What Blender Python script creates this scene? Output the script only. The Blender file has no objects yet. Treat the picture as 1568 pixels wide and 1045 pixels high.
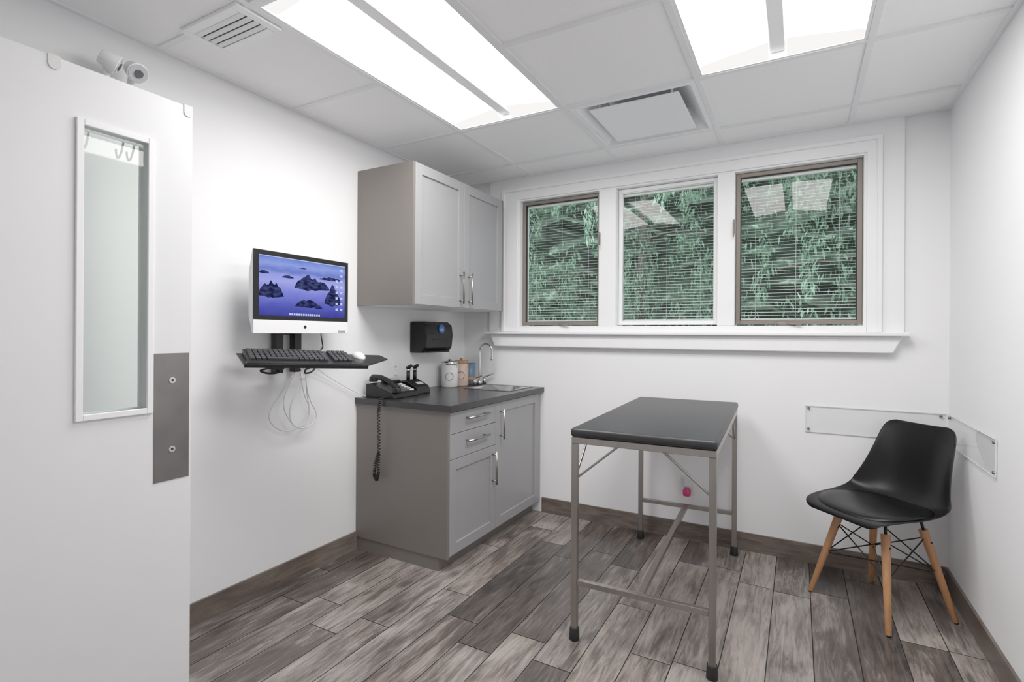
import bpy, bmesh, math, random
from mathutils import Vector, Matrix, Euler
random.seed(7)
scene=bpy.context.scene
scene.view_settings.view_transform='Standard'
scene.view_settings.look='None'
GAM=1.34
scene.view_settings.gamma=GAM
COL=scene.collection
W,D,H=2.798,3.185,2.297
Y0=-0.6
# ---------------------------------------------------------------- materials
def lin(c):
    return tuple(((v/255)/12.92 if v/255<=0.04045 else ((v/255+0.055)/1.055)**2.4) for v in c)
def mat(name,rgb,rough=0.5,metal=0.0,var=0.03,scale=6.0,bump=0.0,bscale=80,coat=0.0,stretch=(1,1,1),spec=None):
    m=bpy.data.materials.new(name);m.use_nodes=True
    nt=m.node_tree;b=nt.nodes['Principled BSDF']
    c=lin(rgb)
    tc=nt.nodes.new('ShaderNodeTexCoord');mp=nt.nodes.new('ShaderNodeMapping')
    mp.inputs['Scale'].default_value=stretch
    nt.links.new(tc.outputs['Object'],mp.inputs[0])
    n=nt.nodes.new('ShaderNodeTexNoise');n.inputs['Scale'].default_value=scale;n.inputs['Detail'].default_value=4
    nt.links.new(mp.outputs[0],n.inputs['Vector'])
    r=nt.nodes.new('ShaderNodeValToRGB')
    r.color_ramp.elements[0].position=0.3;r.color_ramp.elements[1].position=0.7
    r.color_ramp.elements[0].color=tuple(max(0,v*(1-var)) for v in c)+(1,)
    r.color_ramp.elements[1].color=tuple(min(1,v*(1+var)) for v in c)+(1,)
    nt.links.new(n.outputs['Fac'],r.inputs[0]);nt.links.new(r.outputs[0],b.inputs['Base Color'])
    b.inputs['Roughness'].default_value=rough;b.inputs['Metallic'].default_value=metal
    b.inputs['Coat Weight'].default_value=coat
    if spec is not None: b.inputs['Specular IOR Level'].default_value=spec
    if bump>0:
        n2=nt.nodes.new('ShaderNodeTexNoise');n2.inputs['Scale'].default_value=bscale;n2.inputs['Detail'].default_value=3
        nt.links.new(mp.outputs[0],n2.inputs['Vector'])
        bp=nt.nodes.new('ShaderNodeBump');bp.inputs['Strength'].default_value=bump;bp.inputs['Distance'].default_value=0.002
        nt.links.new(n2.outputs['Fac'],bp.inputs['Height']);nt.links.new(bp.outputs[0],b.inputs['Normal'])
    return m
def ling(c): return tuple(v**GAM for v in lin(c))
def emis(name,rgb,strength,g=False):
    m=bpy.data.materials.new(name);m.use_nodes=True
    nt=m.node_tree;nt.nodes.remove(nt.nodes['Principled BSDF'])
    e=nt.nodes.new('ShaderNodeEmission');e.inputs[0].default_value=(ling(rgb) if g else lin(rgb))+(1,);e.inputs[1].default_value=strength
    nt.links.new(e.outputs[0],nt.nodes['Material Output'].inputs[0]);return m
def glass(name,tint,refl=1.0,lo=.03):
    m=bpy.data.materials.new(name);m.use_nodes=True
    nt=m.node_tree;nt.nodes.remove(nt.nodes['Principled BSDF'])
    t=nt.nodes.new('ShaderNodeBsdfTransparent');t.inputs[0].default_value=lin(tint)+(1,)
    g=nt.nodes.new('ShaderNodeBsdfGlossy');g.inputs['Roughness'].default_value=0
    lw=nt.nodes.new('ShaderNodeLayerWeight');lw.inputs[0].default_value=.25
    f=nt.nodes.new('ShaderNodeMapRange');f.inputs[1].default_value=0;f.inputs[2].default_value=1;f.inputs[3].default_value=lo;f.inputs[4].default_value=.6
    nt.links.new(lw.outputs['Fresnel'],f.inputs[0])
    mu=nt.nodes.new('ShaderNodeMath');mu.operation='MULTIPLY';mu.inputs[1].default_value=refl
    x=nt.nodes.new('ShaderNodeMixShader')
    nt.links.new(f.outputs[0],mu.inputs[0]);nt.links.new(mu.outputs[0],x.inputs[0])
    nt.links.new(t.outputs[0],x.inputs[1]);nt.links.new(g.outputs[0],x.inputs[2])
    nt.links.new(x.outputs[0],nt.nodes['Material Output'].inputs[0]);return m

def woodmat(name,dark,mid,light,attr=True,axis='Y',rough=0.3,knots=True):
    m=bpy.data.materials.new(name);m.use_nodes=True
    nt=m.node_tree;b=nt.nodes['Principled BSDF'];L=nt.links.new;N=nt.nodes.new
    tc=N('ShaderNodeTexCoord');add=N('ShaderNodeVectorMath');add.operation='ADD'
    L(tc.outputs['Object'],add.inputs[0])
    at=N('ShaderNodeAttribute');at.attribute_name='rnd'
    sc=N('ShaderNodeVectorMath');sc.operation='MULTIPLY';sc.inputs[1].default_value=(37,53,29)
    L(at.outputs['Vector'],sc.inputs[0]);L(sc.outputs[0],add.inputs[1])
    def mapped(s):
        mp=N('ShaderNodeMapping');mp.inputs['Scale'].default_value=s;L(add.outputs[0],mp.inputs[0]);return mp
    st={'Y':(1,.1,1),'X':(.1,1,1)}[axis]
    g1=N('ShaderNodeTexNoise');g1.inputs['Scale'].default_value=42;g1.inputs['Detail'].default_value=9;g1.inputs['Roughness'].default_value=.7;g1.inputs['Distortion'].default_value=1.3
    L(mapped(st).outputs[0],g1.inputs['Vector'])
    g2=N('ShaderNodeTexNoise');g2.inputs['Scale'].default_value=6;g2.inputs['Detail'].default_value=5;g2.inputs['Distortion'].default_value=1.0
    st2={'Y':(1,.4,1),'X':(.4,1,1)}[axis]
    L(mapped(st2).outputs[0],g2.inputs['Vector'])
    mx=N('ShaderNodeMath');mx.operation='MULTIPLY_ADD';mx.inputs[1].default_value=.62
    L(g1.outputs['Fac'],mx.inputs[0])
    m2=N('ShaderNodeMath');m2.operation='MULTIPLY';m2.inputs[1].default_value=.48;L(g2.outputs['Fac'],m2.inputs[0]);L(m2.outputs[0],mx.inputs[2])
    sep=N('ShaderNodeSeparateXYZ');L(at.outputs['Vector'],sep.inputs[0])
    a3=N('ShaderNodeMath');a3.operation='MULTIPLY_ADD';a3.inputs[1].default_value=.20;L(sep.outputs[0],a3.inputs[0]);L(mx.outputs[0],a3.inputs[2])
    a4=N('ShaderNodeMath');a4.operation='SUBTRACT';a4.inputs[1].default_value=.11;L(a3.outputs[0],a4.inputs[0])
    r=N('ShaderNodeValToRGB');e=r.color_ramp.elements
    e[0].position=.36;e[0].color=lin(dark)+(1,);e[1].position=.70;e[1].color=lin(light)+(1,)
    k=e.new(.52);k.color=lin(mid)+(1,)
    L(a4.outputs[0],r.inputs[0]);out=r.outputs[0]
    if knots:
        v=N('ShaderNodeTexVoronoi');v.inputs['Scale'].default_value=3.2
        st3={'Y':(1.3,.7,1),'X':(.7,1.3,1)}[axis]
        L(mapped(st3).outputs[0],v.inputs['Vector'])
        kr=N('ShaderNodeValToRGB');kr.color_ramp.elements[0].position=.02;kr.color_ramp.elements[0].color=(.3,.28,.27,1)
        kr.color_ramp.elements[1].position=.14;kr.color_ramp.elements[1].color=(1,1,1,1)
        L(v.outputs['Distance'],kr.inputs[0])
        mm=N('ShaderNodeMix');mm.data_type='RGBA';mm.blend_type='MULTIPLY';mm.inputs[0].default_value=.8
        L(out,mm.inputs[6]);L(kr.outputs[0],mm.inputs[7]);out=mm.outputs[2]
    hs=N('ShaderNodeMix');hs.data_type='RGBA';hs.blend_type='MULTIPLY'
    L(sep.outputs[1],hs.inputs[0]);L(out,hs.inputs[6]);hs.inputs[7].default_value=(1.0,.94,.90,1)
    L(hs.outputs[2],b.inputs['Base Color'])
    b.inputs['Roughness'].default_value=rough
    bp=N('ShaderNodeBump');bp.inputs['Strength'].default_value=.15;bp.inputs['Distance'].default_value=.002
    L(g1.outputs['Fac'],bp.inputs['Height']);L(bp.outputs[0],b.inputs['Normal'])
    return m

M={}
M['wall']=mat('wall_paint',(239,239,241),.6,var=.01,scale=2,bump=.05,bscale=250)
M['tile']=mat('ceiling_tile_mat',(252,252,253),.95,var=.015,scale=60,bump=.3,bscale=350)
M['tbar']=mat('tbar_paint',(238,239,242),.45,var=.02)
M['white']=mat('white_trim_paint',(241,241,243),.35,var=.01)
M['door']=mat('door_paint',(228,228,231),.4,var=.015,scale=3)
M['cabside']=mat('cabinet_panel_greige',(110,104,99),.42,var=.02)
M['cabfront']=mat('cabinet_front_grey',(150,150,153),.38,var=.015)
M['counter']=mat('counter_laminate',(27,27,31),.28,var=.3,scale=60)
M['steel']=mat('brushed_steel',(158,152,147),.32,1.0,var=.08,scale=40,stretch=(1,1,.1))
M['plate']=mat('push_plate_steel',(124,121,120),.42,1.0,var=.12,scale=9)
M['chrome']=mat('chrome',(215,217,220),.08,1.0,var=.02)
M['black']=mat('black_plastic',(8,8,9),.36,var=.1,spec=.28)
M['shell']=mat('chair_shell_black',(3,3,4),.34,var=.08,spec=.2)
M['leather']=mat('black_vinyl',(4,4,5),.33,var=.1,bump=.25,bscale=300,spec=.22)
M['pad']=mat('table_pad_vinyl',(25,26,29),.42,var=.06,bump=.3,bscale=200,spec=.4)
M['rubber']=mat('rubber_black',(6,6,6),.7,var=.1)
M['beech']=mat('beech_wood',(178,122,78),.42,var=.14,scale=14,stretch=(6,6,.6))
M['alu']=mat('aluminium_light',(214,216,220),.35,.3,var=.02)
M['bronze']=mat('window_sash_tan',(122,112,103),.45,.2,var=.05)
M['blind']=mat('blind_slat_white',(244,247,245),.4,var=.02)
M['glass']=glass('window_glass',(250,253,252),.6)
M['doorglass']=glass('door_glass',(232,240,236),.8)
M['acryl']=glass('acrylic_clear',(253,254,254),.5,.01)
M['lens']=emis('light_lens_emission',(255,253,250),14.2)
M['lensend']=emis('light_lens_end_emission',(255,253,250),0.92)
M['spine']=mat('light_spine_white',(252,252,253),.5,var=.01)
M['dark']=mat('dark_void',(20,21,22),.8,var=.1)
M['ventvoid']=mat('vent_void_grey',(80,81,83),.8,var=.1)
M['gridw']=mat('diffuser_white',(246,247,249),.35,var=.01)
M['blue']=mat('blue_label',(15,90,180),.4,var=.1)
M['ceramic']=mat('ceramic_white',(226,226,226),.2,var=.02)
M['tan']=mat('cork_tan',(165,118,88),.6,var=.2,scale=30)
M['pink']=mat('air_freshener_pink',(205,40,110),.3,var=.2,scale=20)
M['cupblue']=mat('cup_slate_blue',(85,118,148),.4,var=.1)
M['wire']=mat('white_cable',(215,215,215),.5,var=.02)
M['lcd']=mat('phone_lcd',(135,145,143),.3,var=.03)
M['floor']=woodmat('floor_plank_tile',(38,34,33),(86,78,74),(156,149,144))
M['base']=woodmat('baseboard_wood_y',(50,44,41),(88,78,72),(122,111,104),axis='Y',knots=False)
M['basex']=woodmat('baseboard_wood_x',(50,44,41),(88,78,72),(122,111,104),axis='X',knots=False)
M['grout']=mat('grout_dark',(22,20,19),.9,var=.1)

# ---------------------------------------------------------------- geometry helpers
def link(o,parent=None):
    COL.objects.link(o)
    if parent is not None: o.parent=parent
    return o
def empty(name,loc=(0,0,0),rz=0):
    e=bpy.data.objects.new(name,None);e.empty_display_size=.05;e.location=loc;e.rotation_euler=(0,0,rz)
    COL.objects.link(e);return e
def finish(me,name,m,parent,bevel=0,smooth=False,seg=2):
    me.materials.append(m)
    o=bpy.data.objects.new(name,me);link(o,parent)
    if bevel>0:
        b=o.modifiers.new('bevel','BEVEL');b.width=bevel;b.segments=seg;b.limit_method='ANGLE';b.angle_limit=math.radians(40)
    if smooth:
        for p in me.polygons:p.use_smooth=True
    return o
def boxes(name,lst,m,parent=None,bevel=0):
    bm=bmesh.new()
    for (x0,x1,y0,y1,z0,z1) in lst:
        mt=Matrix.Translation(((x0+x1)/2,(y0+y1)/2,(z0+z1)/2))@Matrix.Diagonal((abs(x1-x0),abs(y1-y0),abs(z1-z0),1))
        bmesh.ops.create_cube(bm,size=1,matrix=mt)
    me=bpy.data.meshes.new(name);bm.to_mesh(me);bm.free()
    return finish(me,name,m,parent,bevel)
def frameXY(a,b,c,d,t,z0,z1):
    return [(a,a+t,c,d,z0,z1),(b-t,b,c,d,z0,z1),(a+t,b-t,c,c+t,z0,z1),(a+t,b-t,d-t,d,z0,z1)]
def box(name,x0,x1,y0,y1,z0,z1,m,parent=None,bevel=0):
    return boxes(name,[(x0,x1,y0,y1,z0,z1)],m,parent,bevel)
def rbox(name,c,s,rot,m,parent=None,bevel=0):
    bm=bmesh.new();mt=Matrix.Translation(c)@Euler(rot).to_matrix().to_4x4()@Matrix.Diagonal((*s,1))
    bmesh.ops.create_cube(bm,size=1,matrix=mt)
    me=bpy.data.meshes.new(name);bm.to_mesh(me);bm.free()
    return finish(me,name,m,parent,bevel)
def cyl(name,p0,p1,r,m,parent=None,r2=None,seg=24,bevel=0):
    p0=Vector(p0);p1=Vector(p1);d=p1-p0
    bm=bmesh.new()
    mt=Matrix.Translation((p0+p1)/2)@d.to_track_quat('Z','Y').to_matrix().to_4x4()
    bmesh.ops.create_cone(bm,cap_ends=True,segments=seg,radius1=r,radius2=r if r2 is None else r2,depth=d.length,matrix=mt)
    me=bpy.data.meshes.new(name);bm.to_mesh(me);bm.free()
    o=finish(me,name,m,parent,bevel)
    for p in me.polygons:
        if len(p.vertices)==4:p.use_smooth=True
    return o
def tube(name,pts,r,m,parent=None,smooth=True,res=6):
    cu=bpy.data.curves.new(name+'_c','CURVE');cu.dimensions='3D';cu.bevel_depth=r;cu.bevel_resolution=3;cu.use_fill_caps=True
    if smooth:
        sp=cu.splines.new('NURBS');sp.points.add(len(pts)-1);sp.order_u=3;sp.use_endpoint_u=True;sp.resolution_u=res
    else:
        sp=cu.splines.new('POLY');sp.points.add(len(pts)-1)
    for i,p in enumerate(pts):sp.points[i].co=(*p,1)
    tmp=bpy.data.objects.new('tmp',cu);COL.objects.link(tmp)
    dg=bpy.context.evaluated_depsgraph_get();dg.update()
    me=bpy.data.meshes.new_from_object(tmp.evaluated_get(dg))
    bpy.data.objects.remove(tmp);me.name=name
    me.materials.clear()
    return finish(me,name,m,parent,0,True)
def prism(name,prof,axis,lo,hi,m,parent=None,bevel=0):
    f={'y':lambda a,b,t:(a,t,b),'x':lambda a,b,t:(t,a,b),'z':lambda a,b,t:(a,b,t)}[axis]
    bm=bmesh.new();n=len(prof)
    v0=[bm.verts.new(f(a,b,lo)) for a,b in prof];v1=[bm.verts.new(f(a,b,hi)) for a,b in prof]
    bm.faces.new(v0);bm.faces.new(v1[::-1])
    for i in range(n):bm.faces.new((v0[i],v1[i],v1[(i+1)%n],v0[(i+1)%n]))
    bmesh.ops.recalc_face_normals(bm,faces=bm.faces)
    me=bpy.data.meshes.new(name);bm.to_mesh(me);bm.free()
    return finish(me,name,m,parent,bevel)
def lathe(name,prof,loc,m,parent=None,seg=32):
    bm=bmesh.new();rings=[]
    for r,z in prof:
        rings.append([bm.verts.new((loc[0]+r*math.cos(2*math.pi*i/seg),loc[1]+r*math.sin(2*math.pi*i/seg),loc[2]+z)) for i in range(seg)])
    for a,b in zip(rings[:-1],rings[1:]):
        for i in range(seg):bm.faces.new((a[i],a[(i+1)%seg],b[(i+1)%seg],b[i]))
    bm.faces.new(rings[0][::-1]);bm.faces.new(rings[-1])
    bmesh.ops.recalc_face_normals(bm,faces=bm.faces)
    me=bpy.data.meshes.new(name);bm.to_mesh(me);bm.free()
    return finish(me,name,m,parent,0,True)
def quads(name,qs,m,parent=None):
    vs=[];fs=[]
    for q in qs:
        b=len(vs);vs+=[tuple(p) for p in q];fs.append(tuple(range(b,b+len(q))))
    me=bpy.data.meshes.new(name);me.from_pydata(vs,[],fs);me.update()
    return finish(me,name,m,parent)

# ---------------------------------------------------------------- floor planks
def planks():
    vs=[];fs=[];rn=[];g=.0019
    pw,pl=.152,.915
    x=-.06
    while x<W:
        x0=max(x,0);x1=min(x+pw,W)
        y=Y0-random.uniform(0,pl)
        while y<D:
            y0=max(y,Y0);y1=min(y+pl,D)
            if y1>y0+.01 and x1>x0+.005:
                b=len(vs);vs+=[(x0+g,y0+g,0),(x1-g,y0+g,0),(x1-g,y1-g,0),(x0+g,y1-g,0)]
                fs.append((b,b+1,b+2,b+3));r=(random.random(),random.random(),random.random());rn.append(r)
            y+=pl
        x+=pw
    n=len(fs)
    b=len(vs);vs+=[(-.1,Y0-.1,-.002),(W+.1,Y0-.1,-.002),(W+.1,D+.1,-.002),(-.1,D+.1,-.002)];fs.append((b,b+1,b+2,b+3));rn.append((.5,.5,.5))
    b=len(vs);vs+=[(-.1,Y0-.1,-.1),(-.1,D+.1,-.1),(W+.1,D+.1,-.1),(W+.1,Y0-.1,-.1)];fs.append((b,b+1,b+2,b+3));rn.append((.5,.5,.5))
    me=bpy.data.meshes.new('floor');me.from_pydata(vs,[],fs);me.update()
    me.materials.append(M['floor']);me.materials.append(M['grout'])
    at=me.attributes.new('rnd','FLOAT_VECTOR','FACE')
    for i,r in enumerate(rn):at.data[i].vector=r
    me.polygons[n].material_index=1;me.polygons[n+1].material_index=1
    o=bpy.data.objects.new('floor',me);link(o)
planks()

# ---------------------------------------------------------------- walls
T=.14
box('wall_left',-T,0,Y0-T,D+T,-.1,H+.2,M['wall'])
box('wall_right',W,W+T,Y0-T,D+T,-.1,H+.2,M['wall'])
box('wall_front',0,W,Y0-T,Y0,-.1,H+.2,M['wall'])
WX0,WX1,WZ0,WZ1=.46,2.466,1.262,2.14
boxes('wall_back',[(0,WX0,D,D+T,-.1,H+.2),(WX1,W,D,D+T,-.1,H+.2),(WX0,WX1,D,D+T,-.1,WZ0),(WX0,WX1,D,D+T,WZ1,H+.2)],M['wall'])
prism('trim_1',[(.23,1.2),(.35,1.2),(.35,2.205),(2.515,2.205),(2.515,1.2),(2.62,1.2),(2.62,H-.001),(.23,H-.001)],'y',D-.022,D,M['wall'])
box('wall_entry',.27,.37,Y0,-.05,0,H-.005,M['wall'])
def baseb(name,b,m):
    o=box(name,*b,m)
    a=o.data.attributes.new('rnd','FLOAT_VECTOR','FACE')
    r=(random.uniform(.4,.7),.6,random.random())
    for d in a.data:d.vector=r
baseb('baseboard_left',(0,.011,Y0,2.112,0,.1),M['base'])
baseb('baseboard_right',(W-.011,W,Y0,D,0,.1),M['base'])
baseb('baseboard_back',(.645,W-.011,D-.011,D,0,.1),M['basex'])

# ---------------------------------------------------------------- ceiling
xl=[0,.564,1.174,1.784,2.394,W];yl=[Y0,-.141,.469,1.079,1.689,2.299,2.909,D]
tiles=[]
for i in range(5):
    for j in range(7):
        if i in(1,3) and j in(3,4):continue
        if i==2 and j==5:continue
        tiles.append((xl[i],xl[i+1],yl[j],yl[j+1],H+.004,H+.02))
boxes('ceiling',tiles,M['tile'])
box('light_block_slab',-T,W+T,Y0-T,D+T,H+.2,H+.3,M['wall'])  # unseen slab added above the tiles to stop outside light leaking in
tb=[];bw=.012
for x in xl[1:-1]:tb.append((x-bw,x+bw,Y0+.02,D-.042,H-.003,H+.006))
for j,y in enumerate(yl[1:-1]):
    for i in range(5):
        if y==1.689 and i in(1,3):continue
        tb.append((xl[i]+(bw if i else .02),xl[i+1]-(bw if i<4 else .02),y-bw,y+bw,H-.003,H+.006))
tb+=[(0.0,.02,Y0,D-.022,H-.004,H+.006),(W-.02,W,Y0,D-.022,H-.004,H+.006),(.02,W-.02,D-.042,D-.0225,H-.004,H+.006),(.02,W-.02,Y0,Y0+.02,H-.004,H+.006)]
boxes('trim_2',tb,M['tbar'])

def troffer(x0,y0,y1):
    e=empty('ceiling_light_panel')
    x1=x0+.61;a=x0+.0125;b=x1-.0125;c=y0+.0125;d=y1-.0125;zb=H-.001;zt=H+.05;xm=(x0+x1)/2
    boxes('rim',frameXY(a,b,c,d,.012,zb,zt),M['white'],e)
    box('housing_top',a,b,c,d,zt+.03,zt+.04,M['white'],e)
    boxes('housing_side',frameXY(a,b,c,d,.004,zt+.0001,zt+.03),M['white'],e)
    k=.075
    zo,zi=H+.006,H+.040
    quads('lens_left',[[(a+.013,c+k,zo),(xm-.031,c+k,zi),(xm-.031,d-k,zi),(a+.013,d-k,zo)]],M['lens'],e)
    quads('lens_right',[[(xm+.031,c+k,zi),(b-.013,c+k,zo),(b-.013,d-k,zo),(xm+.031,d-k,zi)]],M['lens'],e)
    qs=[]
    for s0,s1 in((c+.013,c+k),(d-.013,d-k)):
        qs.append([(a+.013,s0,H+.001),(xm-.031,s0,H+.001),(xm-.031,s1,zi),(a+.013,s1,zo)])
        qs.append([(xm+.031,s0,H+.001),(b-.013,s0,H+.001),(b-.013,s1,zo),(xm+.031,s1,zi)])
    quads('lens_ends',qs,M['lensend'],e)
    box('spine',xm-.03,xm+.03,c+.013,d-.013,H+.022,H+.045,M['spine'],e,.006)
troffer(.564,1.079,2.299)
troffer(1.784,1.079,2.299)

# square air diffuser
e=empty('square_air_diffuser')
a,b,c,d=1.187,1.771,2.312,2.896
boxes('flange',frameXY(a,b,c,d,.022,H-.002,H+.006),M['gridw'],e)
zt=H+.10
P=lambda k,z:[(a+k,c+k,z),(b-k,c+k,z),(b-k,d-k,z),(a+k,d-k,z)]
o_,n_=P(.022,H+.004),P(.12,zt)
quads('cone',[[o_[i],o_[(i+1)%4],n_[(i+1)%4],n_[i]] for i in range(4)],M['gridw'],e)
M['throat']=mat('throat_aluminium',(190,193,198),.3,.6,var=.1)
quads('throat',[P(.12,zt)],M['throat'],e)
box('plaque',a+.080,b-.080,c+.075,d-.055,H+.000,H+.008,M['gridw'],e,.003)
for k,(xx,yy) in enumerate(((a+.12,c+.12),(b-.12,c+.12),(a+.12,d-.12),(b-.12,d-.12))):
    cyl('hanger_%d'%k,(xx,yy,H+.008),(xx,yy,zt),.006,M['alu'],e,seg=10)
# rectangular vent
e=empty('ceiling_vent_register')
a,b,c,d=.215,.545,1.045,1.215
zb=H-.010
boxes('frame',frameXY(a,b,c,d,.032,zb,H+.003),M['gridw'],e,.002)
box('void',a+.032,b-.032,c+.032,d-.032,H-.0005,H+.0035,M['ventvoid'],e)
for k in range(4):
    y=c+.046+k*.0262
    rbox('slat_%d'%k,((a+b)/2,y,H-.0075),(b-a-.066,.015,.0015),(math.radians(-28),0,0),M['gridw'],e)

# ---------------------------------------------------------------- windows
prism('trim_3',[(.35,1.228),(WX0,1.228),(WX0,WZ1),(WX1,WZ1),(WX1,1.228),(2.515,1.228),(2.515,2.205),(.35,2.205)],'y',D-.03,D,M['white'],None,.003)
prism('trim_4',[(.335,1.228),(.36,1.228),(.36,2.197),(2.508,2.197),(2.508,1.228),(2.53,1.228),(2.53,2.22),(.335,2.22)],'y',D-.042,D-.0201,M['white'],None,.004)
boxes('trim_5',[(1.047,1.160,D-.03,D+.12,WZ0,WZ1-.011),(1.757,1.849,D-.03,D+.12,WZ0,WZ1-.011)],M['white'],None,.004)
boxes('trim_6',[(WX0,WX0+.012,D-.02,D+.12,WZ0,WZ1-.0101),(WX1-.012,WX1,D-.02,D+.12,WZ0,WZ1-.0101),(WX0,WX1,D-.02,D+.12,WZ1-.01,WZ1),(WX0+.0005,WX1-.0005,D-.032,D+.12,1.2275,WZ0-.0005)],M['white'],None,.001)
sl=empty('window_sill')
box('sill_board',.215,2.64,D-.075,D,1.207,1.227,M['white'],sl,.005)
prism('apron',[(.245,1.207),(2.615,1.207),(2.575,1.123),(.285,1.123)],'y',D-.045,D,M['white'],sl,.006)

def window(n,x0,x1,frame,crank):
    e=empty('window_%d'%n)
    z0,z1=WZ0+.008,WZ1-.012;y=D+.02;fw=.022
    boxes('sash',[(x0,x0+fw,y,y+.04,z0,z1),(x1-fw,x1,y,y+.04,z0,z1),(x0+fw,x1-fw,y,y+.04,z0,z0+fw),(x0+fw,x1-fw,y,y+.04,z1-fw,z1)],M[frame],e,.002)
    gx0,gx1,gz0,gz1=x0+fw,x1-fw,z0+fw,z1-fw
    boxes('gasket',[(gx0,gx0+.004,y+.008,y+.02,gz0,gz1),(gx1-.004,gx1,y+.008,y+.02,gz0,gz1),(gx0+.004,gx1-.004,y+.008,y+.02,gz0,gz0+.004),(gx0+.004,gx1-.004,y+.008,y+.02,gz1-.004,gz1)],M['dark'] if frame=='bronze' else M['alu'],e)
    quads('glass',[[(gx0,y+.015,gz0),(gx1,y+.015,gz0),(gx1,y+.015,gz1),(gx0,y+.015,gz1)]],M['glass'],e)
    qs=[];z=gz0+.012;t=math.radians(12);w=.0072
    while z<gz1-.02:
        yy=y+.038
        dy,dz=w*math.cos(t),w*math.sin(t)
        qs.append([(gx0+.004,yy-dy,z-dz),(gx1-.004,yy-dy,z-dz),(gx1-.004,yy,z+.0009),(gx0+.004,yy,z+.0009)])
        qs.append([(gx0+.004,yy,z+.0009),(gx1-.004,yy,z+.0009),(gx1-.004,yy+dy,z+dz),(gx0+.004,yy+dy,z+dz)])
        z+=.0178
    quads('blind_slats',qs,M['blind'],e)
    boxes('blind_rails',[(gx0+.002,gx1-.002,y+.028,y+.048,gz1-.018,gz1-.002),(gx0+.002,gx1-.002,y+.030,y+.046,gz0+.001,gz0+.009)],M['blind'],e)
    for k,fx in enumerate((.14,.5,.86)):
        xx=gx0+(gx1-gx0)*fx
        cyl('blind_cord_%d'%k,(xx,y+.029,gz0),(xx,y+.029,gz1),.0011,M['wire'],e,seg=6)
    if crank:
        cx=x0+(x1-x0)*crank
        box('crank_base',cx-.035,cx+.035,D-.036,D-.002,WZ0,WZ0+.018,M['bronze'],e,.005)
        tube('crank_arm',[(cx,D-.03,WZ0+.014),(cx+.02,D-.045,WZ0+.012),(cx+.06,D-.05,WZ0+.006),(cx+.075,D-.05,WZ0+.004)],.005,M['bronze'],e)
        lx=(x0-.012) if n==3 else (x1+.002)
        box('latch',lx,lx+.012,D-.042,D-.0301,1.78,1.86,M['bronze'],e,.003)
        tube('latch_lever',[(lx+.006,D-.045,1.84),(lx+.006,D-.06,1.80),(lx+.006,D-.055,1.76)],.004,M['bronze'],e)
window(1,.474,1.045,'bronze',.52)
window(2,1.162,1.755,'white',0)
window(3,1.851,2.452,'bronze',.42)

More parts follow.
